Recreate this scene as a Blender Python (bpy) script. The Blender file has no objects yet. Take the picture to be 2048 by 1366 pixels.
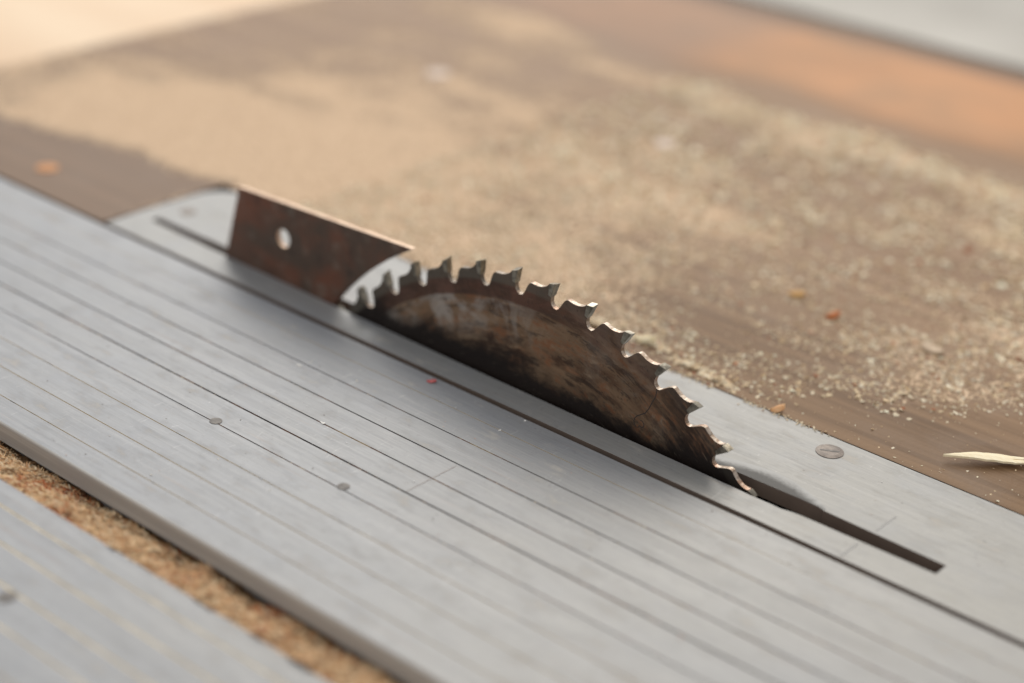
import bpy, bmesh, math, random
from math import pi, sin, cos, sqrt, exp, hypot, atan2
from mathutils import Vector, Matrix, noise
from mathutils.geometry import tessellate_polygon

random.seed(11)
scene = bpy.context.scene
COL = scene.collection
ZC = -0.09613          # height of the blade's axle
RB = 0.150

# ------------------------------------------------------------------ tagging
def tag(o, label=None, cat=None, group=None, kind=None):
    if label: o['label'] = label
    if cat: o['category'] = cat
    if group: o['group'] = group
    if kind: o['kind'] = kind
    return o

def empty(name, loc=(0, 0, 0)):
    o = bpy.data.objects.new(name, None)
    o.empty_display_size = .02
    o.location = loc
    COL.objects.link(o)
    return o

def mesh_obj(name, verts, faces, mat, parent=None, loc=(0, 0, 0), smooth=False, bevel=0, seg=2):
    me = bpy.data.meshes.new(name)
    me.from_pydata([tuple(v) for v in verts], [], faces)
    bm = bmesh.new(); bm.from_mesh(me)
    bmesh.ops.recalc_face_normals(bm, faces=bm.faces)
    bm.to_mesh(me); bm.free()
    if smooth:
        for p in me.polygons: p.use_smooth = True
    me.materials.append(mat)
    o = bpy.data.objects.new(name, me)
    COL.objects.link(o)
    if parent: o.parent = parent
    o.location = loc
    if bevel:
        m = o.modifiers.new('bevel', 'BEVEL'); m.width = bevel; m.segments = seg
        m.limit_method = 'ANGLE'; m.angle_limit = math.radians(35)
    return o

def slab(outer, holes, lo, hi, axis):
    """polygon with holes, thickened between lo and hi along axis ('y' or 'z')"""
    loops = [outer] + holes
    tris = tessellate_polygon([[Vector((a, b, 0)) for a, b in L] for L in loops])
    flat = [p for L in loops for p in L]
    n = len(flat)
    put = (lambda p, t: (p[0], t, p[1])) if axis == 'y' else (lambda p, t: (p[0], p[1], t))
    V = [put(p, lo) for p in flat] + [put(p, hi) for p in flat]
    F = [tuple(t) for t in tris] + [tuple(i + n for i in reversed(t)) for t in tris]
    k = 0
    for L in loops:
        m = len(L)
        for i in range(m):
            a, b = k + i, k + (i + 1) % m
            F.append((a, b, b + n, a + n))
        k += m
    return V, F

def box(x0, x1, y0, y1, z0, z1):
    V = [(x, y, z) for x in (x0, x1) for y in (y0, y1) for z in (z0, z1)]
    F = [(0, 1, 3, 2), (4, 6, 7, 5), (0, 4, 5, 1), (2, 3, 7, 6), (0, 2, 6, 4), (1, 5, 7, 3)]
    return V, F

def merge(*parts):
    V, F = [], []
    for v, f in parts:
        n = len(V); V += list(v); F += [tuple(i + n for i in q) for q in f]
    return V, F

def disc(cx, cy, r, z0, z1, n=28, dome=0):
    V = [(cx + r*cos(2*pi*i/n), cy + r*sin(2*pi*i/n), z0) for i in range(n)]
    V += [(cx + r*cos(2*pi*i/n), cy + r*sin(2*pi*i/n), z1) for i in range(n)]
    V += [(cx + .7*r*cos(2*pi*i/n), cy + .7*r*sin(2*pi*i/n), z1 + dome) for i in range(n)]
    F = [tuple(range(n))] + [(i, (i+1) % n, n+(i+1) % n, n+i) for i in range(n)]
    F += [(n+i, n+(i+1) % n, 2*n+(i+1) % n, 2*n+i) for i in range(n)]
    F += [tuple(range(2*n, 3*n))]
    return V, F

# ------------------------------------------------------------------ node helper
class NT:
    def __init__(s, name):
        s.m = bpy.data.materials.new(name); s.m.use_nodes = True
        s.t = s.m.node_tree; s.t.nodes.clear()
        s.out = s.t.nodes.new('ShaderNodeOutputMaterial')
        s.b = s.t.nodes.new('ShaderNodeBsdfPrincipled')
        s.t.links.new(s.b.outputs[0], s.out.inputs[0])
    def put(s, sock, v):
        if isinstance(v, bpy.types.NodeSocket): s.t.links.new(v, sock)
        elif isinstance(v, (tuple, list)) and len(v) == 3 and sock.type == 'RGBA': sock.default_value = (*v, 1)
        else: sock.default_value = v
    def set(s, **k):
        names = dict(color='Base Color', rough='Roughness', metal='Metallic', normal='Normal', spec='Specular IOR Level', aniso='Anisotropic')
        for a, v in k.items(): s.put(s.b.inputs[names[a]], v)
    def math(s, op, a, b=0, c=0, clamp=False):
        n = s.t.nodes.new('ShaderNodeMath'); n.operation = op; n.use_clamp = clamp
        s.put(n.inputs[0], a); s.put(n.inputs[1], b)
        if op in ('MULTIPLY_ADD', 'COMPARE'): s.put(n.inputs[2], c)
        return n.outputs[0]
    def xyz(s, v):
        n = s.t.nodes.new('ShaderNodeSeparateXYZ'); s.put(n.inputs[0], v); return n.outputs
    def vec(s, x, y, z):
        n = s.t.nodes.new('ShaderNodeCombineXYZ')
        for i, q in enumerate((x, y, z)): s.put(n.inputs[i], q)
        return n.outputs[0]
    def obj(s):
        return s.t.nodes.new('ShaderNodeTexCoord').outputs['Object']
    def scale(s, v, sc, off=(0, 0, 0)):
        n = s.t.nodes.new('ShaderNodeMapping'); s.put(n.inputs[0], v)
        n.inputs['Scale'].default_value = sc; n.inputs['Location'].default_value = off
        return n.outputs[0]
    def noise(s, v, sc, det=4, rough=.55, dist=0):
        n = s.t.nodes.new('ShaderNodeTexNoise'); s.put(n.inputs['Vector'], v)
        n.inputs['Scale'].default_value = sc; n.inputs['Detail'].default_value = det
        n.inputs['Roughness'].default_value = rough; n.inputs['Distortion'].default_value = dist
        return n.outputs['Fac']
    def voro(s, v, sc, feat='F1'):
        n = s.t.nodes.new('ShaderNodeTexVoronoi'); s.put(n.inputs['Vector'], v)
        n.inputs['Scale'].default_value = sc; n.feature = feat
        return n.outputs
    def step(s, v, a, b, lo=0, hi=1):
        n = s.t.nodes.new('ShaderNodeMapRange'); n.interpolation_type = 'SMOOTHSTEP'
        s.put(n.inputs[0], v)
        for i, q in enumerate((a, b, lo, hi)): s.put(n.inputs[i+1], q)
        return n.outputs[0]
    def mix(s, f, a, b, mode='MIX'):
        n = s.t.nodes.new('ShaderNodeMix'); n.data_type = 'RGBA'; n.blend_type = mode
        s.put(n.inputs[0], f); s.put(n.inputs[6], a); s.put(n.inputs[7], b)
        return n.outputs[2]
    def attr(s, name):
        n = s.t.nodes.new('ShaderNodeAttribute'); n.attribute_name = name; return n.outputs
    def bump(s, h, dist, strength=1.0):
        n = s.t.nodes.new('ShaderNodeBump'); n.inputs['Distance'].default_value = dist
        n.inputs['Strength'].default_value = strength; s.put(n.inputs['Height'], h); return n.outputs[0]

# ------------------------------------------------------------------ materials
def mat_alu(name, tone=(.50, .495, .49), seed=0):
    s = NT(name); o = s.obj(); x = s.xyz(o)
    fine = s.noise(s.scale(o, (14, 900, 300), (seed, 0, 0)), 1, 5, .8)
    fine2 = s.noise(s.scale(o, (45, 2600, 300), (seed, 3, 0)), 1, 3, .7)
    streak = s.noise(s.scale(o, (4, 330, 60), (0, seed, 0)), 1, 4, .6)
    band = s.noise(s.scale(o, (1.6, 26, 10), (seed, 0, 0)), 1, 2, .5)
    blot = s.noise(s.scale(o, (38, 42, 30), (seed, 1, 0)), 1, 7, .74, .3)
    grime = s.noise(s.scale(o, (260, 420, 300)), 1, 4, .7)
    warm = s.noise(s.scale(o, (3, 6, 3), (1+seed, 0, 0)), 1, 3, .5)
    c = s.mix(s.step(band, .3, .7), tuple(t*.95 for t in tone), tuple(t*1.05 for t in tone))
    c = s.mix(s.step(streak, .4, .75, 0, .12), c, tuple(t*.78 for t in tone))
    c = s.mix(s.step(blot, .44, .70, 0, .36), c, (.28, .30, .34))
    c = s.mix(s.step(blot, .42, .26, 0, .18), c, (.50, .49, .48))
    c = s.mix(s.step(s.math('ADD', s.math('MULTIPLY', x[0], .6), s.math('MULTIPLY', warm, .5)), .15, .50, 0, .35), c, (.46, .42, .34))
    c = s.mix(s.step(fine, .52, .68, 0, .28), c, (.50, .49, .48))
    c = s.mix(s.step(fine, .47, .34, 0, .26), c, (.22, .22, .23))
    c = s.mix(s.step(fine2, .55, .42, 0, .30), c, (.20, .20, .21))
    c = s.mix(s.step(grime, .56, .70, 0, .35), c, (.20, .19, .185))
    brown = s.noise(s.scale(o, (9, 420, 60), (seed, 7, 0)), 1, 3, .6)
    c = s.mix(s.step(brown, .62, .70, 0, .22), c, (.34, .24, .18))
    dust = s.noise(s.scale(o, (50, 110, 60), (3+seed, 1, 0)), 1, 5, .65)
    c = s.mix(s.step(dust, .56, .78, 0, .5), c, (.60, .54, .46))
    pit = s.voro(s.scale(o, (120, 190, 100)), 1)['Distance']
    pm = s.math('MULTIPLY', s.step(pit, .03, .10, 1, 0), s.step(s.noise(o, 26, 3), .52, .60))
    c = s.mix(s.math('MULTIPLY', pm, .8), c, (.10, .09, .085))
    scr = s.noise(s.scale(o, (500, 60, 300)), 1, 3, .6, 2.5)
    c = s.mix(s.step(scr, .66, .72, 0, .30), c, (.66, .65, .64))
    r = s.step(streak, .3, .7, .51, .57)
    r = s.math('ADD', r, s.step(dust, .5, .8, 0, .25))
    h = s.math('ADD', s.math('MULTIPLY', fine, .5), s.math('ADD', fine2, s.math('MULTIPLY', blot, .5)))
    s.set(color=c, rough=r, metal=.20, spec=.42, normal=s.bump(h, .00008, .35))
    return s.m

def mat_dirt_groove():
    s = NT('groove_filling'); o = s.obj()
    f = s.noise(s.scale(o, (26, 70, 8)), 1, 4, .7); yy = s.xyz(o)[1]
    g = s.noise(s.scale(o, (900, 900, 900)), 1, 2, .6)
    c = s.mix(s.step(f, .50, .56), (.055, .048, .042), (.17, .085, .05))
    pale = s.math('MAXIMUM', s.step(yy, -.122, -.137), s.step(yy, -.045, -.038))
    c = s.mix(s.step(s.math('ADD', s.math('MULTIPLY', pale, .26), s.math('ADD', f, s.math('MULTIPLY', g, .25))), .68, .80), c, (.50, .41, .26))
    s.set(color=c, rough=.9, spec=.2)
    return s.m

def mat_dark(name, col=(.035, .030, .027), rough=.8):
    s = NT(name); o = s.obj()
    n = s.noise(s.scale(o, (60, 60, 60)), 1, 4)
    s.set(color=s.mix(n, col, tuple(min(1, 1.9*q) for q in col)), rough=rough, spec=.3)
    return s.m

def mat_blade():
    s = NT('rusty_blade_steel'); o = s.obj(); x = s.xyz(o)
    r = s.math('SQRT', s.math('ADD', s.math('MULTIPLY', x[0], x[0]), s.math('MULTIPLY', x[2], x[2])))
    th = s.math('ARCTAN2', x[0], x[2])
    pol = s.vec(th, r, 0)
    arc = s.noise(s.scale(pol, (2.6, 75, 1)), 1, 6, .60, .3)
    arc2 = s.noise(s.scale(pol, (6.5, 230, 1), (4, 0, 0)), 1, 6, .68, .25)
    fine = s.noise(s.scale(pol, (18, 1100, 1)), 1, 4, .65)
    patch = s.noise(s.scale(o, (40, 40, 40)), 1, 7, .66, .5)
    mott = s.noise(s.scale(o, (150, 150, 150), (2, 0, 5)), 1, 5, .7, .3)
    speck = s.noise(s.scale(o, (520, 520, 520)), 1, 4, .65)
    c = s.mix(s.step(arc, .36, .64), (.085, .043, .024), (.235, .150, .090))
    c = s.mix(s.step(mott, .45, .65, 0, .45), c, (.20, .155, .105))
    c = s.mix(s.step(arc2, .52, .62, 0, .55), c, (.30, .215, .14))
    c = s.mix(s.step(arc2, .46, .40, 0, .65), c, (.034, .018, .012))
    side = s.step(th, -.65, .30, 1, .15)
    gr = s.step(s.math('ADD', r, s.math('MULTIPLY', patch, .016)), .122, .136)
    gm = s.math('MULTIPLY', s.step(patch, .44, .58), s.math('MULTIPLY', side, gr))
    c = s.mix(s.math('MULTIPLY', gm, .75), c, (.42, .39, .36))
    rust = s.math('MULTIPLY', s.step(s.math('ADD', s.math('MULTIPLY', mott, .4), s.math('MULTIPLY', arc2, .6)), .50, .60), s.step(patch, .58, .46))
    c = s.mix(s.math('MULTIPLY', rust, .75), c, (.215, .080, .032))
    rim = s.step(s.math('ADD', r, s.math('MULTIPLY', s.step(arc2, 0, 1, -.5, .5), .0022)), .1337, .1350)
    rim = s.math('MULTIPLY', rim, s.step(th, .30, .0, .35, 1))
    rimc = s.mix(s.step(patch, .4, .65), (.060, .034, .025), (.125, .050, .030))
    c = s.mix(s.math('MULTIPLY', rim, .9), c, rimc)
    # dark burnish with long scratches on the cutting side
    cs = s.math('MULTIPLY', s.math('MULTIPLY', s.step(th, .30, .80), s.step(arc2, .64, .42)),
                s.step(s.math('ADD', r, s.math('MULTIPLY', patch, .02)), .130, .146, .15, 1))
    c = s.mix(s.math('MULTIPLY', cs, .92), c, (.017, .010, .008))
    # painted shade and dark slot reflection where the disc enters the table
    shade_z = s.math('ADD', s.math('ADD', s.math('SUBTRACT', x[2], -ZC), s.step(x[0], .025, .060, 0, .0055)), s.math('ADD', s.math('MULTIPLY', s.step(arc, .2, .8, -1, 1), .005), s.math('MULTIPLY', s.step(mott, .2, .8, -1, 1), .003)))
    c = s.mix(s.math('MULTIPLY', s.step(shade_z, .0185, .0060), .985), c, (.012, .008, .007))
    tg = s.math('MULTIPLY', s.step(r, .1408, .1425), s.step(th, -.1, .3, 1, .25))
    c = s.mix(s.math('MULTIPLY', tg, .7), c, (.115, .105, .085))
    c = s.mix(s.step(speck, .58, .74, 0, .5), c, (.03, .02, .015))
    c = s.mix(s.step(fine, .60, .75, 0, .3), c, (.34, .29, .23))
    h = s.math('ADD', fine, s.math('ADD', speck, arc2))
    s.set(color=c, rough=s.step(arc2, .3, .7, .45, .65), metal=.2, spec=.35, normal=s.bump(h, .00015, .5))
    return s.m

def mat_edge_steel():
    s = NT('ground_tooth_edge'); o = s.obj(); x = s.xyz(o)
    n = s.noise(s.scale(o, (500, 500, 500)), 1, 4, .6)
    n2 = s.noise(s.scale(o, (90, 90, 90)), 1, 3, .6)
    c = s.mix(s.step(n, .35, .7), (.26, .19, .14), (.56, .49, .42))
    c = s.mix(s.step(n2, .52, .64, 0, .5), c, (.40, .17, .08))
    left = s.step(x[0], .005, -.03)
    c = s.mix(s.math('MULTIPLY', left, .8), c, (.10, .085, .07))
    s.set(color=c, rough=.42, metal=.6, normal=s.bump(n, .0001, .4))
    return s.m

def mat_carbide():
    s = NT('carbide'); o = s.obj()
    n = s.noise(s.scale(o, (380, 380, 380)), 1, 5, .6)
    c = s.mix(s.step(n, .35, .65), (.16, .145, .115), (.36, .33, .27))
    c = s.mix(s.step(n, .6, .75, 0, .7), c, (.36, .28, .14))
    s.set(color=c, rough=.28, metal=.8, normal=s.bump(n, .0001, .4))
    return s.m

def mat_knife():
    s = NT('rusty_knife_steel'); o = s.obj()
    a = s.noise(s.scale(o, (30, 30, 42)), 1, 5, .6, .5)
    b = s.noise(s.scale(o, (90, 90, 90), (2, 0, 0)), 1, 5, .65)
    f = s.noise(s.scale(o, (500, 500, 500)), 1, 3, .6)
    c = s.mix(s.step(a, .38, .66), (.105, .074, .056), (.19, .080, .050))
    c = s.mix(s.step(b, .52, .7, 0, .55), c, (.22, .175, .14))
    c = s.mix(s.step(b, .45, .3, 0, .5), c, (.035, .028, .025))
    s.set(color=c, rough=.55, metal=.3, spec=.4, normal=s.bump(s.math('ADD', b, f), .0003, .5))
    return s.m

def mat_knife_edge():
    s = NT('lit_knife_edge'); o = s.obj()
    n = s.noise(s.scale(o, (120, 300, 120)), 1, 4, .6)
    s.set(color=s.mix(s.step(n, .4, .65), (.70, .52, .38), (.46, .30, .20)), rough=.5, metal=.3)  # pale colour paints in back light on the top edge; also lines the hole
    return s.m

def mat_table():
    s = NT('dusty_steel_top'); o = s.obj()
    dust = s.attr('dust')['Fac']; orange = s.attr('orange')['Fac']
    grain = s.noise(s.scale(o, (3, 120, 40)), 1, 5, .6)
    blot = s.noise(s.scale(o, (14, 20, 14)), 1, 5, .6, .4)
    base = s.mix(s.step(grain, .3, .7), (.120, .064, .028), (.235, .140, .072))
    base = s.mix(s.step(blot, .45, .7, 0, .6), base, (.215, .150, .105))
    base = s.mix(s.math('MULTIPLY', orange, s.step(blot, .25, .5, .7, 1)), base, s.mix(s.step(blot, .4, .65), (.54, .265, .12), (.42, .225, .11)))
    yy = s.xyz(o)[1]
    base = s.mix(s.step(s.xyz(o)[0], -.20, -.28, 0, .6), base, (.235, .165, .125))
    film = s.math('MULTIPLY', s.step(s.math('ADD', yy, s.math('MULTIPLY', blot, .05)), .11, .24, 0, .48), s.step(orange, .5, 0, .0, 1))
    base = s.mix(film, base, s.mix(s.step(grain, .3, .7), (.29, .175, .10), (.43, .28, .175)))
    base = s.mix(s.step(s.math('ADD', yy, s.math('MULTIPLY', grain, .02)), .570, .612), base, (.11, .07, .045))
    n1 = s.noise(s.scale(o, (240, 240, 240)), 1, 4, .7)
    n2 = s.noise(s.scale(o, (620, 620, 620), (1, 2, 0)), 1, 3, .6)
    n3 = s.noise(s.scale(o, (26, 40, 30), (5, 0, 0)), 1, 3, .6)
    nn = s.math('ADD', s.math('MULTIPLY', n1, .56), s.math('ADD', s.math('MULTIPLY', n2, .38), s.math('MULTIPLY', n3, .26)))
    th = s.math('SUBTRACT', .80, s.math('MULTIPLY', dust, .34))
    m = s.step(s.math('SUBTRACT', nn, th), -.035, .045)
    m = s.math('MULTIPLY', m, s.step(dust, 0, .12))
    dc = s.mix(s.step(n2, .35, .7), (.46, .31, .20), (.88, .68, .48))
    dc = s.mix(s.step(n1, .58, .72, 0, .6), dc, (.88, .75, .56))
    c = s.mix(s.math('MULTIPLY', m, .93), base, dc)
    s.set(color=c, rough=s.math('ADD', s.math('MULTIPLY', m, .35), .55), spec=.15,
          normal=s.bump(s.math('ADD', s.math('MULTIPLY', m, 1.2), s.math('MULTIPLY', n2, .5)), .0006, .6))
    return s.m

def mat_col_attr(name, rough=.85, tr=0):
    s = NT(name); s.set(color=s.attr('tint')['Color'], rough=rough, spec=.25); return s.m

def mat_simple(name, c1, c2, sc=(40, 40, 40), rough=.7, bump=.0003, spec=.3):
    s = NT(name); o = s.obj()
    n = s.noise(s.scale(o, sc), 1, 5, .6)
    s.set(color=s.mix(s.step(n, .35, .68), c1, c2), rough=rough, spec=spec, normal=s.bump(n, bump, .6))
    return s.m

M_ALU = mat_alu('brushed_aluminium', (.300, .312, .332))
M_PLATE = mat_alu('plate_aluminium', (.315, .318, .315), 2.3)
M_GROOVE = mat_dirt_groove()
M_DARK = mat_dark('dark_inside')
M_LIT_EDGE = mat_simple('lit_edge', (.42, .40, .37), (.56, .54, .50), (6, 300, 500), .5, .0002)  # lighter tone paints in light on the side face and the chamfer highlight
M_SLOTW = mat_dark('dark_slot_wall', (.10, .075, .06), .7)  # darker brown tone for the slot walls and plate edges
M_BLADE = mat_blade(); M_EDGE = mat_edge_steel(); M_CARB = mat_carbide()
M_KNIFE = mat_knife(); M_KEDGE = mat_knife_edge(); M_TABLE = mat_table()
M_TINT = mat_col_attr('shavings')

# ------------------------------------------------------------------ saw blade
NT_T = 46
A0, DA = 2.3162, 2*pi/NT_T
A0 -= 8 * (.13695 - DA)          # the fitted spacing is a hair wider than 1/46 turn
prof = [(-.078, 144.2), (-.087, 142.6), (-.078, 141.3), (-.047, 140.2), (0, 139.5), (.05, 139.2), (.10, 139.3), (.145, 140.0),
        (.185, 141.3), (.23, 143.1), (.275, 144.8), (.32, 145.8), (.36, 146.1), (.45, 146.0), (.55, 145.9), (.65, 146.3),
        (.73, 147.0), (.79, 147.9), (.825, 148.9), (.836, 148.9), (.850, 144.6)]
pts = []
for i in range(NT_T):
    for u, r in prof:
        a = A0 - (i + u) * DA
        pts.append((r/1000*cos(a), r/1000*sin(a)))
blade = empty('saw_blade', (0, 0, ZC))
tag(blade, 'rusty brown circular saw blade with carbide teeth rising from the slot', 'saw blade')
V, F = slab(pts, [], -.0011, .0011, 'y')
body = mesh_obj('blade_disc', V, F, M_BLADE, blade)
for p in body.data.polygons: p.use_smooth = False
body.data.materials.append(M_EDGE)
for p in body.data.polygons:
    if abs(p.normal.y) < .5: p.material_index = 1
for i in range(-1, 14):
    flip = 1 if i % 2 else -1
    V = []
    jit = random.uniform(-.12, .12)
    for y in (-.0017, .0017):
        k = flip * (.32 if y > 0 else -.32)
        for u, r in ((.006, 150.3 + k + jit), (-.070, 143.7), (-.152, 144.3), (-.160, 149.3 + k*.8 + jit)):
            a = A0 - (i + u) * DA
            V.append((r/1000*cos(a), y, r/1000*sin(a)))
    mesh_obj('carbide_tip', V, [(0, 1, 2, 3), (7, 6, 5, 4), (0, 4, 5, 1), (1, 5, 6, 2), (2, 6, 7, 3), (3, 7, 4, 0)],
             M_CARB, blade, bevel=.00018, seg=2)
# laser-cut expansion slot, a fine curl running in from one gullet
crv = [(.0665, .0262), (.0664, .0245), (.0662, .0225), (.0649, .0196), (.0635, .0161), (.0619, .0134), (.0605, .0124), (.0591, .0114), (.0578, .0104),
       (.0569, .0091), (.0567, .0076), (.0572, .0063), (.0581, .0056), (.0592, .0058), (.0596, .0068), (.0601, .0066), (.0611, .0064), (.0618, .0072), (.0618, .0083), (.0610, .0092), (.0599, .0094)]
def ribbon(points, w, y):
    V, F = [], []
    for i, (x, z) in enumerate(points):
        a = points[max(0, i-1)]; b = points[min(len(points)-1, i+1)]
        d = Vector((b[0]-a[0], b[1]-a[1])).normalized()
        V += [(x - d.y*w/2, y, z + d.x*w/2), (x + d.y*w/2, y, z - d.x*w/2)]
    for i in range(len(points)-1):
        F.append((2*i, 2*i+1, 2*i+3, 2*i+2))
    return V, F
CUT_PTS = crv
V, F = ribbon([(x, z - ZC) for x, z in crv], .00042, -.00115)
mesh_obj('expansion_slot', V, F, M_DARK, blade)

# ------------------------------------------------------------------ riving knife
arc = []
for k in range(15):
    t = k/14
    a = math.radians(116.2) + t * (math.radians(142.5) - math.radians(116.2))
    r = .1558 - .0035*t
    arc.append((r*cos(a), ZC + r*sin(a)))
outer = [(-.1838, .0392)] + [(-.0700, .0434)] + arc[1:] + [(-.150, -.045), (-.2010, -.045), (-.1944, -.0004)]
hole = [(-.1530 + .0044*cos(2*pi*i/24), .0224 + .0046*sin(2*pi*i/24)) for i in range(24)]
V, F = slab(outer, [hole], -.0012, .0012, 'y')
knife = mesh_obj('riving_knife', V, F, M_KNIFE)
knife.data.materials.append(M_KEDGE)
for p in knife.data.polygons:
    if abs(p.normal.y) < .5 and (p.normal.z > .5 or hypot(p.center.x + .153, p.center.z - .0224) < .006): p.material_index = 1
tag(knife, 'dark rusty steel riving knife with a round hole standing behind the blade', 'riving knife')

# ------------------------------------------------------------------ throat plate
near = [(-.254, .0012), (-.20, -.0006), (-.12, -.0020), (-.04, -.0030), (.04, -.0035), (.09, -.0038), (.108, -.0040),
        (.118, -.0043), (.127, -.0040), (.131, -.0042), (.136, -.0030), (.140, -.0026), (.16, -.0024), (.1972, -.0016)]
far = [(.1972, .0062), (.17, .0065), (.15, .0067), (.1435, .0068), (.1425, .0074), (.139, .0076), (.132, .0077), (.122, .0074), (.112, .0072), (.104, .0070), (.094, .0066), (.075, .0063),
       (.0, .0060), (-.12, .0060), (-.20, .0062), (-.254, .0058)]
slot = near + far
po = [(-.266, -.0180), (.42, -.0180), (.42, .0603), (-.246, .0603)]
for k in range(1, 8):
    a = pi/2 + (pi/2)*k/8
    po.append((-.246 + .0205*cos(a), .0398 + .0205*sin(a)))
po += [(-.2668, .036), (-.2672, .008)]
V, F = slab(po, [slot], -.0065, 0, 'z')
plate = mesh_obj('throat_plate', V, F, M_PLATE)
plate.data.materials.append(M_SLOTW)
for p in plate.data.polygons:
    if abs(p.normal.z) < .5: p.material_index = 1
tag(plate, 'pale grey aluminium insert plate around the blade with a long worn slot', 'insert plate')
# burnished, worn lip of the slot ahead of the teeth
lipo = [(.074, .0075), (.084, .0105), (.094, .0135), (.104, .0165), (.114, .0180), (.124, .0170), (.132, .0145), (.139, .0115), (.1440, .0082)]
lipi = [(.074, .0064), (.084, .0066), (.094, .0067), (.104, .0071), (.114, .0074), (.124, .0076), (.132, .0078), (.139, .0077), (.1432, .0070)]
V, F = [], []
for (a, b) in zip(lipo, lipi):
    for t in (0, .35, .7, 1):
        V.append((a[0]+(b[0]-a[0])*t, a[1]+(b[1]-a[1])*t, .00012 - .00004*t*t))
n = 4
for i in range(len(lipo)-1):
    for j in range(3): F.append((i*n+j, i*n+j+1, (i+1)*n+j+1, (i+1)*n+j))
s = NT('burnished_lip'); o_ = s.obj(); xx = s.xyz(o_)
q = s.noise(s.scale(o_, (90, 130, 10)), 1, 6, .75, .8)
q2 = s.noise(s.scale(o_, (900, 900, 10)), 1, 3, .7)
bell = s.step(s.math('ABSOLUTE', s.math('SUBTRACT', xx[0], .116)), .0, .040, .0078, -.0005)
edge = s.math('SUBTRACT', s.math('ADD', xx[1], s.math('MULTIPLY', s.math('ADD', s.math('MULTIPLY', q2, .35), s.math('SUBTRACT', q, .67)), .0065)), bell)
cc = s.mix(s.step(edge, .0040, .0095, 1, 0), (.325, .325, .32), (.040, .038, .036))
s.set(color=cc, rough=.55, metal=.2, spec=.42)
mesh_obj('worn_lip', V, F, s.m, plate, smooth=True)

M_PIN = mat_simple('dull_pin', (.13, .12, .115), (.24, .22, .20), (300, 300, 300), .6, .0001)
M_SCREW = mat_simple('worn_screw_steel', (.085, .065, .055), (.19, .155, .13), (160, 240, 200), .42, .0002)
M_SCREW.node_tree.nodes['Principled BSDF'].inputs['Metallic'].default_value = .25
def screw(cx, cy, r, ang, label=None):
    e = mesh_obj('screw', *disc(cx, cy, r, -.0004, .00025, 36, .0002), M_SCREW, plate, smooth=False)
    V, F = box(-r*.68, r*.68, -r*.09, r*.09, .00047, .00051)
    c_, s_ = cos(ang), sin(ang)
    V = [(cx + x*c_ - y*s_, cy + x*s_ + y*c_, z) for x, y, z in V]
    mesh_obj('screw_slot', V, F, M_PIN, e)
    return e
screw(.1203, .0487, .0058, .55)
e = screw(-.2497, .0218, .0042, .3)
# scribed lines across the plate
M_PENCIL = mat_simple('pencil', (.37, .365, .35), (.43, .42, .405), (300, 300, 300), .8, .0001)
M_REDPEN = mat_simple('brown_pencil', (.36, .30, .27), (.44, .40, .37), (300, 300, 300), .8, .0001)
for (x0, y0, x1, y1) in ((.166, .0085, .166, .0235), (.1655, -.0165, .1660, -.0040)):
    mesh_obj('scribed_line', *box(x0-.00025, x1+.00025, y0, y1, .00006, .00010), M_PENCIL, plate)

# ------------------------------------------------------------------ sliding table
X0, X1 = -.95, .75
def extrusion(y_far, y_near, grooves, z_top=0, w=.00042, chamf=.0009, side=.0085):
    """profile in y-z: flat top cut by narrow grooves, chamfered edges"""
    pr = [(y_far, -.0085), (y_far, z_top - chamf*.6), (y_far - chamf*.5, z_top)]
    gi = []
    for g, ww in grooves:
        pr += [(g + ww/2, z_top)]
        gi.append(len(pr)-1)
        pr += [(g + ww*.25, z_top - .0004), (g - ww*.25, z_top - .0004), (g - ww/2, z_top)]
    pr += [(y_near + chamf, z_top), (y_near + chamf*.3, z_top - chamf*.3), (y_near, z_top - chamf), (y_near, -side), (y_near + .006, -side), (y_near + .006, -.035), (y_far - .006, -.035), (y_far-.006, -.0085)]
    xs = [X0, X1]
    n = len(pr)
    V = [(x, y, z) for x in xs for y, z in pr]
    F = []
    for i in range(n):
        F.append((i, (i+1) % n, n + (i+1) % n, n + i))
    F += [tuple(range(n)), tuple(range(2*n-1, n-1, -1))]
    gf = set()
    for k in gi: gf |= {k, k+1, k+2}
    return V, F, gf
def jit(g): return g
sg = [(-.0359, .00034), (-.0530, .00058), (-.0690, .00068), (-.0845, .00070), (-.0995, .00090), (-.1155, .00055),
      (-.1322, .00045), (-.1483, .00046), (-.1636, .00044)]
V, F, gf = extrusion(-.0208, -.1774, sg)
slide = mesh_obj('sliding_table', V, F, M_ALU)
slide.data.materials.append(M_GROOVE)
for i, p in enumerate(slide.data.polygons):
    if i in gf: p.material_index = 1
slide.data.materials.append(M_LIT_EDGE)
for p in slide.data.polygons:
    if p.normal.y < -.25 and p.center.z > -.009 and p.center.y < -.176: p.material_index = 2
tag(slide, 'wide grooved aluminium sliding table between the blade and the sawdust filled channel', 'sliding table')
sg2 = [(-.2140, .0010), (-.2290, .0011), (-.2440, .0012), (-.2590, .0010), (-.2745, .0006), (-.2900, .0006), (-.3060, .0006), (-.3215, .0006)]
V, F, gf = extrusion(-.2029, -.345, sg2, chamf=.0006)
M_GROOVE2 = mat_simple('dust_filled_groove', (.58, .50, .36), (.84, .76, .60), (60, 200, 60), .9)
front = mesh_obj('front_table_rail', V, F, M_ALU)
front.data.materials.append(M_GROOVE2)
for i, p in enumerate(front.data.polygons):
    if i in gf: p.material_index = 1
tag(front, 'grooved aluminium rail nearest the camera with pale dust in its grooves', 'table rail')

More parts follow.
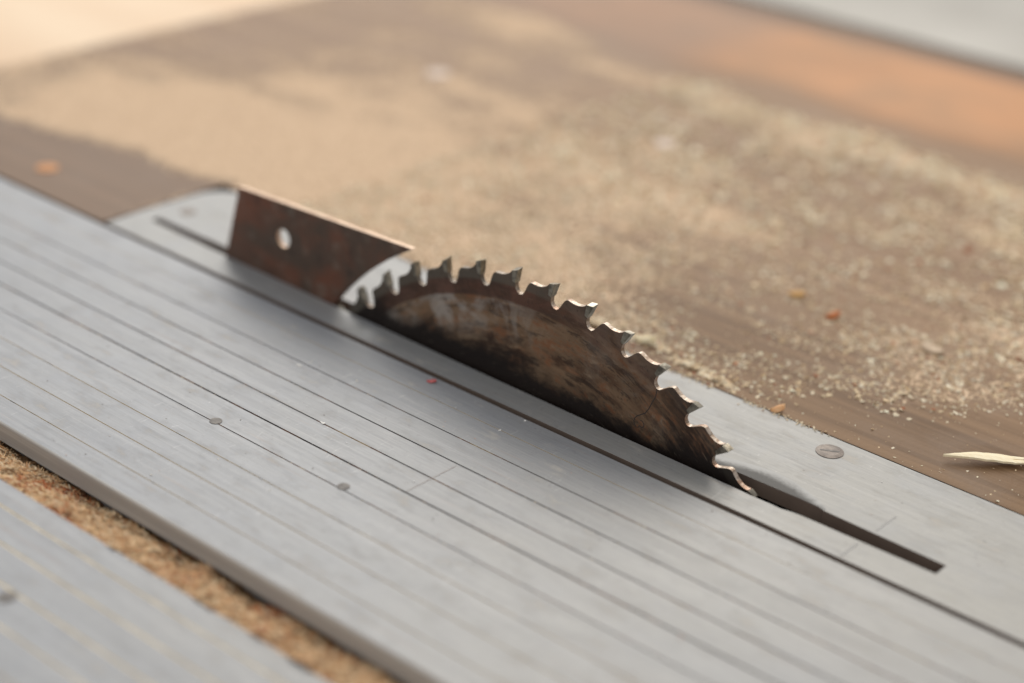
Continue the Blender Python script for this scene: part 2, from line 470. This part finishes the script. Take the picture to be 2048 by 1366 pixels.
for (x, y, r) in ((-.0697, -.1146, .0026), (.0033, -.1136, .0025)):
    mesh_obj('rivet', *disc(x, y, r, -.001, .00022, 28, .00004), M_PIN, slide)
mesh_obj('rivet', *disc(-.0230, -.2475, .0034, -.001, .00022, 28, .00004), M_PIN, front)
mesh_obj('pencil_line', *box(.0224, .02268, -.0990, -.0705, .00006, .0001), M_REDPEN, slide)

# ------------------------------------------------------------------ fixed saw table
def sm(a, b, v):
    t = min(1, max(0, (v-a)/(b-a))); return t*t*(3-2*t)
def nz(x, y, s, o=0): return noise.noise(Vector((x*s + o, y*s - o, o*.37)))
def dust_at(x, y):
    wx = x + .03*nz(x, y, 9, 3); wy = y + .022*nz(x, y, 14, 7)
    d = .50 + .14*nz(x, y, 7, 1) + .22*nz(x*.25, y, 26, 5) + .16*nz(x*.7, y, 30, 12) + .10*nz(x, y, 70, 2)
    d += .10*sm(.0, -.2, x)
    # swept strip beside the plate
    e = (y + .012*nz(x, y, 30, 7)) - (.058 + .030*sm(.07, .105, x) + .050*sm(.10, .18, x))
    near = sm(-.012, .030, e)
    if x > -.05: d *= .02 + .98*near
    d += .16*sm(.10, .0, abs(e-.045)-.0)*sm(.02, .1, x)*.8
    # drifts left of the blade
    d += .34*exp(-((wx+.27)**2/.020 + (wy-.115)**2/.0045))
    d += .35*exp(-((wx+.40)**2/.012 + (wy-.075)**2/.0022))
    d += .26*exp(-((wx+.20)**2/.010 + (wy-.075)**2/.0016))
    d += .20*exp(-((wx+.02)**2/.004 + (wy-.085)**2/.0008))
    # diagonal drift edge in the middle distance
    l = wy - (.262 - .28*(wx + .22))
    d += .22*exp(-(l/.016)**2) * sm(-.34, -.2, x) * sm(.03, -.06, x)
    d += .10*sm(.0, -.08, l)*sm(-.35, -.2, x)*sm(.02, -.08, x)
    # darker lane then pale ridge further out
    d -= .30*exp(-((wy-.335)/.038)**2)*sm(-.45, -.2, x)*sm(.12, -.06, x)
    d += .42*exp(-((wy-.385)/.022)**2)*sm(-.30, -.17, x)
    d -= .75*exp(-((wy-.428)/.020)**2)*sm(-.32, -.22, x)
    d -= .85*sm(.425, .465, wy)*sm(-.50, -.40, x)
    d -= .20*sm(-.36, -.47, x)*sm(.12, .2, y)
    # bare patch at the outfeed side of the plate
    b = sm(.030, -.008, (wy - .040 - .14*(wx + .33) ))*sm(-.245, -.268, wx)
    b = max(b, sm(.010, -.012, wy-.035)*sm(-.25, -.27, wx))
    d *= 1 - .97*b
    return max(0, min(1, d))
def orange_at(x, y):
    wy = y + .02*nz(x, y, 8, 9)
    return sm(.418, .47, wy)*sm(-.60, -.42, x)*min(1, max(.78, .92 + .5*nz(x*.5, y, 13, 2)))
TX0, TX1, TY0, TY1 = -.511, .75, -.0185, .6086
nx, ny = 420, 210
V = []; D = []; O = []
for j in range(ny+1):
    for i in range(nx+1):
        x = TX0 + (TX1-TX0)*i/nx; y = TY0 + (TY1-TY0)*j/ny
        V.append((x, y, 0)); D.append(max(0, dust_at(x, y) - .17*sm(.24, .13, y)*sm(-.06, .04, x))); O.append(orange_at(x, y))
# opening for the insert plate
def inside(x, y): return -.2676 < x < .4205 and y < .0610 and not (x < -.25 and y > .0575)
F = []
# snap grid lines to the opening edges
ys = [v[1] for v in V[::nx+1]]
xs = [V[i][0] for i in range(nx+1)]
def snap(arr, val):
    k = min(range(len(arr)), key=lambda q: abs(arr[q]-val)); return k
jy = snap(ys, .0610); ix0 = snap(xs, -.2680); ix1 = snap(xs, .4210)
V2 = []
for j in range(ny+1):
    for i in range(nx+1):
        x, y, z = V[j*(nx+1)+i]
        if j == jy: y = .0610
        if i == ix0: x = -.2680
        if i == ix1: x = .4210
        V2.append((x, y, z + .00025*dust_at(x, y)))
for j in range(ny):
    for i in range(nx):
        if j < jy and ix0 <= i < ix1: continue
        a = j*(nx+1)+i
        F.append((a, a+1, a+nx+2, a+nx+1))
table = empty('saw_table', (0, .3, -.25))
tag(table, 'brown steel saw table top behind the blade dusted with pale sawdust', 'saw table')
def child(o):
    o.parent = table; o.matrix_parent_inverse = Matrix.Translation((0, -.3, .25)); return o
me = bpy.data.meshes.new('table_top'); me.from_pydata(V2, [], F); me.materials.append(M_TABLE)
for nm, arr in (('dust', D), ('orange', O)):
    at = me.attributes.new(nm, 'FLOAT', 'POINT'); at.data.foreach_set('value', arr)
for p in me.polygons: p.use_smooth = True
top = bpy.data.objects.new('table_top', me); COL.objects.link(top); child(top)
# the ledge and walls under the top
M_CAST = mat_simple('rusty_cast_side', (.07, .05, .038), (.13, .09, .065), (60, 60, 60), .75)
parts = [box(TX0, TX1, TY1-.0005, TY1+.0, -.04, -.0006), box(TX0-.0, TX0+.0015, TY0, TY1-.001, -.04, -.0006),
         box(-.268-.004, -.268, TY0, .061, -.03, -.0004), box(-.268, .421, .061, .064, -.03, -.0004), box(.421, .424, TY0, .061, -.03, -.0004),
         box(TX0+.002, -.273, TY0, TY0+.002, -.04, -.0004)]
child(mesh_obj('table_side', *merge(*parts), M_CAST))
M_TRIM = mat_simple('dark_edge_strip', (.035, .027, .02), (.065, .05, .035), (30, 90, 60), .9, .0003, .1)
child(mesh_obj('edge_strip', *box(-.36, TX1, .6092, .6180, -.02, -.0005), M_TRIM, bevel=.001))
cab = merge(box(-.50, .60, -.1, -.098, -.42, -.041), box(-.50, .60, .5, .502, -.42, -.041), box(-.502, -.50, -.098, .5, -.42, -.041),
            box(.60, .602, -.098, .5, -.42, -.041), box(-.50, .60, -.098, .5, -.425, -.421))
child(mesh_obj('cabinet', *cab, M_DARK))
# old screw holes / bright dots in the top
M_HOLE = mat_simple('dust_plugged_hole', (.56, .27, .13), (.66, .36, .19), (200, 200, 200), .9)
child(mesh_obj('plugged_hole', *disc(-.3475, .0060, .0060, -.001, .0006, 24), M_HOLE))
M_BOLT = mat_simple('pale_bolt', (.62, .50, .42), (.74, .62, .54), (200, 200, 200), .6)
for (x, y, r) in ((-.1476, .296, .0060), (-.3246, .2896, .0075)):
    child(mesh_obj('bolt_head', *disc(x, y, r, 0, .0012, 24, .0004), M_BOLT))

# ------------------------------------------------------------------ loose sawdust on the table
def add_tint(me, cols):
    at = me.color_attributes.new('tint', 'FLOAT_COLOR', 'POINT')
    buf = []
    for c in cols: buf += [c[0], c[1], c[2], 1]
    at.data.foreach_set('color', buf)
def stuff(name, V, F, C, label, cat):
    me = bpy.data.meshes.new(name); me.from_pydata(V, [], F); me.materials.append(M_TINT); add_tint(me, C)
    o = bpy.data.objects.new(name, me); COL.objects.link(o)
    return tag(o, label, cat, kind='stuff')
V, F, C = [], [], []
def flake(x, y, z, s, c, tall=.4, el=None):
    el = el or random.uniform(.45, 1)
    a = random.uniform(0, 2*pi); n = len(V)
    k = random.choice((3, 4, 4, 5))
    tx, ty = random.uniform(-.5, .5), random.uniform(-.5, .5)
    for q in range(k):
        b = 2*pi*q/k + random.uniform(-.3, .3)
        rr = s*random.uniform(.7, 1.2)
        px, py = rr*cos(b), rr*el*sin(b)
        V.append((x + px*cos(a) - py*sin(a), y + px*sin(a) + py*cos(a), z + s*.05 + max(0, (px*tx + py*ty))))
        C.append(c)
    V.append((x, y, z + s*tall)); C.append(c)
    for q in range(k): F.append((n+q, n+(q+1) % k, n+k))
PAL = [(.82, .66, .44), (.74, .57, .37), (.90, .80, .62), (.55, .39, .23), (.78, .64, .46), (.88, .76, .56)]
def tint():
    c = random.choice(PAL); k = random.uniform(.75, 1.12)
    if random.random() < .035: c = (.42, .16, .08)
    return tuple(min(.92, q*k) for q in c)
cnt = 0
for _ in range(190000):
    x = random.uniform(-.22, .42); y = .0618 + random.random()**1.4*.36
    d = dust_at(x, y)
    cl = .55 + .9*nz(x, y, 55, 4) + .6*nz(x, y, 160, 6)
    if random.random() > (d**1.2)*.66*max(0, cl) + .010*sm(.02, .1, x): continue
    flake(x, y, .00025*d, random.choice((.0004, .0005, .0006, .0008, .0011, .0015))*random.uniform(.7, 1.2)*(1 + 1.2*sm(.12, .35, y))*(.55 + .45*sm(.05, .3, d)), tint())
    cnt += 1
for _ in range(2600):
    q = random.choice(((.0060, .0755, .0045), (-.020, .072, .006), (.036, .070, .004), (.052, .0675, .003), (-.06, .070, .006)))
    x = q[0] + random.gauss(0, q[2]*1.3); y = q[1] + abs(random.gauss(0, q[2]*.6)) - .002
    if y < .0606: continue
    h = max(0, 1 - hypot((x-q[0])/1.3, (y-q[1]))/q[2]/1.4)*.0022
    flake(x, y, h*random.random(), random.choice((.0005, .0007, .0010, .0013)), tint())
# dust caught along the edge of the plate and in the groove
for _ in range(900):
    x = random.uniform(-.24, .12); y = .0603 + random.gauss(0, .0011)
    if nz(x, y, 60, 2) < -.05: continue
    flake(x, y, .0001, random.uniform(.0003, .0009), tint())
stuff('sawdust', V, F, C, 'pale sawdust flakes scattered over the brown steel table top', 'sawdust')

V, F, C = [], [], []
for _ in range(700):
    x = random.uniform(-.45, .40); y = random.uniform(-.175, .058)
    if -.022 < y < -.018: continue
    if abs(y) < .013 and -.26 < x < .2: continue
    c = random.choice([(.8, .78, .74), (.75, .68, .55), (.85, .83, .8), (.2, .16, .13), (.6, .35, .25)])
    flake(x, y, .0001, random.choice((.00015, .0002, .00025, .0004))*random.uniform(.8, 1.3), c)
for g, w in sg:
    for _ in range(150):
        x = random.uniform(-.35, .35)
        if nz(x, g*9, 14, 8) < .05: continue
        flake(x, g + random.gauss(0, .0002), -.0002, random.uniform(.0002, .0004), random.choice([(.62, .47, .28), (.74, .62, .4)]))
for (x, y, r) in ((-.0391, -.0845, .0011), (-.0835, -.0560, .0010), (.0150, -.0362, .0008), (.0170, -.0225, .0007)):
    for _ in range(10): flake(x + random.gauss(0, r*.4), y + random.gauss(0, r*.3), .0001, r*.6, (.9, .88, .84))
stuff('fine_dust', V, F, C, 'fine specks of dust on the pale aluminium surfaces', 'dust')

# ------------------------------------------------------------------ sawdust in the channel
V, F, C = [], [], []
def ch_h(x, y):
    t = (y + .2029)/.0255      # 0 at the near rail, 1 under the sliding table
    return -.0010 - .0110*max(0, t)**1.25 + .0028*nz(x, y, 70, 3) + .0016*nz(x, y, 230, 1) + .0016*nz(x, y, 24, 8)
NX, NY = 900, 26
for i in range(NX+1):
    x = -.62 + 1.0*i/NX
    for j in range(NY+1):
        y = -.2035 + .034*j/NY
        V.append((x, y, ch_h(x, y) + .0006*random.uniform(-1, 1)))
        r = .5 + .5*nz(x, y, 45, 5)
        k = .7 + .5*nz(x, y, 300, 2)
        c = (.34, .20, .10) if r < .70 else (.22, .08, .04)
        C.append(tuple(q*k for q in c))
for i in range(NX):
    for j in range(NY):
        a = i*(NY+1)+j; F.append((a, a+1, a+NY+2, a+NY+1))
def fibre(x, y, z, L, w, yaw, lift, c):
    n = len(V); bend = random.uniform(-.8, .8)
    px, py, pz = x, y, z
    for q in range(4):
        t = q/3; a = yaw + bend*t
        ww = w*(1 - .6*t)
        V.append((px - sin(a)*ww, py + cos(a)*ww, pz)); V.append((px + sin(a)*ww, py - cos(a)*ww, pz + ww*.6))
        C.append(c); C.append(c)
        px += L/3*cos(a); py += L/3*sin(a); pz += L/3*lift*(1 - 1.3*t)
    for q in range(3): F.append((n+2*q, n+2*q+1, n+2*q+3, n+2*q+2))
for _ in range(46000):
    x = random.uniform(-.45, .30); y = random.uniform(-.2032, -.176)
    z = ch_h(x, y)
    L = random.uniform(.0009, .0032); yaw = random.gauss(-2.2, .7) if random.random() < .75 else random.uniform(0, 2*pi)
    red = nz(x, y, 45, 5) + random.gauss(0, .25) > .42
    c = random.choice([(.86, .62, .37), (.80, .54, .29), (.92, .74, .50), (.66, .38, .19), (.50, .25, .11)]) if not red else random.choice([(.48, .15, .06), (.56, .22, .09)])
    k = random.uniform(.7, 1.1); c = tuple(q*k for q in c)
    ye = y + L*sin(yaw)
    if ye < -.2036: continue
    fibre(x, y, z, L, random.uniform(.00012, .00036), yaw, random.uniform(.1, .9), c)
stuff('channel_sawdust', V, F, C, 'shaggy tan and reddish sawdust packed in the channel beside the sliding table', 'sawdust')

# ------------------------------------------------------------------ splinter and chips
M_WOOD = mat_simple('fresh_pine', (.86, .74, .50), (.93, .84, .62), (300, 900, 300), .7, .0002)
def splinter():
    ax = Vector((.0254, .0218, 0)).normalized(); nr = Vector((-ax.y, ax.x, 0))
    st = Vector((.1567, .0765, .0012))
    V, F = [], []
    def strip(pts_):
        b = len(V); m = len(pts_)
        for (t, a, c, z, h) in pts_:
            p = st + ax*t
            for (q, zz) in ((a, z), (a, z+h*.8), ((a+c)/2, z+h), (c, z+h*.7), (c, z)):
                v = p + nr*q; V.append((v.x, v.y, v.z + zz))
        for i in range(m-1):
            for j in range(5):
                F.append((b+i*5+j, b+i*5+(j+1) % 5, b+(i+1)*5+(j+1) % 5, b+(i+1)*5+j))
        F.append(tuple(range(b, b+5))); F.append(tuple(range(b+5*m-1, b+5*m-6, -1)))
    P = []
    for k in range(13):
        t = .0285*k/12
        w = .0032*min(1, (k+.25)/7)**.8
        P.append((t, -w*(.9+.15*random.random()), w*(.75+.25*random.random()), .0008+.0006*sin(k/3), .0011))
    strip(P)
    strip([(.0285 - .0002, -.0031, -.0002, .0003, .0009), (.036, -.0026, -.0010, .0006, .0008), (.046, -.0034, -.0022, .0012, .0007), (.060, -.0046, -.0040, .002, .0005)])
    strip([(.0285 - .0002, .0001, .0028, .0003, .0009), (.036, .0006, .0022, .0002, .0008), (.050, .0013, .0027, .0, .0007), (.068, .0022, .0028, .0, .0005)])
    return V, F
sp = mesh_obj('wood_splinter', *splinter(), M_WOOD)
tag(sp, 'pale pointed pine splinter with a forked end lying on the brown table', 'splinter')

def chip(name, x, y, z, size, cols, label, seed, curl=.5, rot=0, group=None):
    rnd = random.Random(seed); V, F = [], []
    n, m = 7, 5
    for s_ in (0, 1):
        for i in range(n):
            for j in range(m):
                u = i/(n-1)-.5; v = j/(m-1)-.5
                w = 1 - .7*(2*u)**2
                px, py = u*size*1.5, v*size*w
                pz = size*curl*(1-(2*v)**2)*.45 + size*.25*curl*sin(3*u) + (size*.10 if s_ else 0) + rnd.uniform(-.03, .03)*size
                V.append((px*cos(rot)-py*sin(rot), px*sin(rot)+py*cos(rot), max(0, pz)+size*.02*(1+s_)))
    for s_ in (0, 1):
        for i in range(n-1):
            for j in range(m-1):
                a = s_*n*m + i*m + j; F.append((a, a+1, a+m+1, a+m))
    ring = [i*m for i in range(n)] + [(n-1)*m+j for j in range(1, m)] + [i*m+m-1 for i in range(n-2, -1, -1)] + [j for j in range(m-2, 0, -1)]
    for i in range(len(ring)):
        a, b = ring[i], ring[(i+1) % len(ring)]; F.append((a, b, b+n*m, a+n*m))
    mt = mat_simple(name+'_'+'wood', cols[0], cols[1], (400, 800, 400), .75, .0002)
    o = mesh_obj(name, V, F, mt, loc=(x, y, z), smooth=True)
    return tag(o, label, 'wood chip', group)
chip('wood_chip', .0255, .1705, .0003, .0052, ((.70, .40, .14), (.78, .50, .22)), 'yellow orange wood chip, the farther of two blurred chips on the dusty table', 1, .6, .3, 'wood chips on the dusty table')
chip('wood_chip', .0510, .1620, .0003, .0048, ((.50, .15, .05), (.62, .24, .10)), 'reddish brown wood chip beside the yellow one on the dusty table', 2, .8, 1.0, 'wood chips on the dusty table')
chip('wood_shaving', .0855, .0625, .0002, .0040, ((.78, .42, .20), (.88, .55, .30)), 'small curled orange shaving caught on the edge of the insert plate', 3, 1.0, .8)
chip('wood_chip', .0060, .0745, .0002, .0060, ((.90, .76, .48), (.94, .86, .64)), 'bright cream wood chip seen between two teeth of the blade', 4, .8, .2, 'wood chips on the dusty table')
chip('wood_chip', .1020, .1660, .0001, .0080, ((.50, .38, .27), (.60, .47, .34)), 'long pale pinkish shaving lying flat on the dusty table at the right', 6, .10, -.3)
chip('paint_fleck', -.0335, -.0252, .0001, .0028, ((.50, .10, .10), (.58, .18, .17)), 'tiny red fleck on the aluminium beside the dark gap', 5, .5, .6)

# ------------------------------------------------------------------ surroundings
M_FLOOR = mat_simple('concrete_floor', (.44, .42, .385), (.54, .52, .48), (4, 4, 4), .8, .001)
tag(mesh_obj('floor', [(-9, -6, -.85), (9, -6, -.85), (9, 12, -.85), (-9, 12, -.85)], [(0, 1, 2, 3)], M_FLOOR), kind='structure')
M_BOARD = mat_simple('pale_plywood', (.70, .50, .33), (.80, .63, .45), (2, 12, 4), .6)
bd = mesh_obj('outfeed_board', *box(-2.6, -.530, -.6, 1.6, -.045, -.020), M_BOARD, bevel=.002)
tag(bd, 'pale cream outfeed board beyond the far left edge of the saw table', 'board')

# ------------------------------------------------------------------ light
w = bpy.data.worlds.new('World'); scene.world = w; w.use_nodes = True
nt = w.node_tree; bg = nt.nodes['Background']
tc = nt.nodes.new('ShaderNodeTexCoord'); sx = nt.nodes.new('ShaderNodeSeparateXYZ'); rp = nt.nodes.new('ShaderNodeValToRGB')
nt.links.new(tc.outputs['Generated'], sx.inputs[0]); nt.links.new(sx.outputs['Z'], rp.inputs[0]); nt.links.new(rp.outputs[0], bg.inputs[0])
rp.color_ramp.elements[0].color = (.80, .74, .68, 1); rp.color_ramp.elements[0].position = 0
rp.color_ramp.elements[1].color = (.92, .95, 1, 1); rp.color_ramp.elements[1].position = .7
bg.inputs[1].default_value = .56
def area(name, loc, tgt, size, power, col):
    l = bpy.data.lights.new(name, 'AREA'); l.shape = 'RECTANGLE'; l.size, l.size_y = size; l.energy = power; l.color = col
    o = bpy.data.objects.new(name, l); COL.objects.link(o); o.location = loc
    o.rotation_euler = (Vector(tgt) - Vector(loc)).to_track_quat('-Z', 'Y').to_euler()
    return o
area('window_light', (-2.6, 3.0, 2.6), (0, .1, 0), (3.6, 2.4), 160, (1, .95, .87))
area('ceiling_light', (.3, 2.2, 2.6), (0, 0, 0), (1.6, 1.0), 22, (1, .90, .76))

area('camera_side_fill', (1.6, -2.2, 2.0), (0, -.1, 0), (2.0, 1.2), 16, (1, .93, .84))  # added fill from the camera side, brightens the table's side face

# ------------------------------------------------------------------ camera
yaw, pit, rol = -0.6891999834, 0.4523140858, 0.0597101475
Fw = Vector((sin(yaw)*cos(pit), cos(yaw)*cos(pit), -sin(pit)))
R = Vector((cos(yaw), -sin(yaw), 0)); U = R.cross(Fw)
R2 = R*cos(rol) + U*sin(rol); U2 = -R*sin(rol) + U*cos(rol)
cd = bpy.data.cameras.new('camera'); cam = bpy.data.objects.new('camera', cd); COL.objects.link(cam)
cam.matrix_world = Matrix(((R2.x, U2.x, -Fw.x, 0.4325037098), (R2.y, U2.y, -Fw.y, -0.5382724277), (R2.z, U2.z, -Fw.z, 0.3579661827), (0, 0, 0, 1)))
cd.sensor_width = 36; cd.lens = 63.847; cd.clip_start = .02; cd.clip_end = 60
cd.dof.use_dof = True; cd.dof.focus_distance = .735; cd.dof.aperture_fstop = 3.0
scene.camera = cam
scene.view_settings.view_transform = 'Standard'
scene.view_settings.look = 'None'
scene.view_settings.exposure = 0
scene.render.engine = 'CYCLES'
scene.render.resolution_x, scene.render.resolution_y = 1024, 683
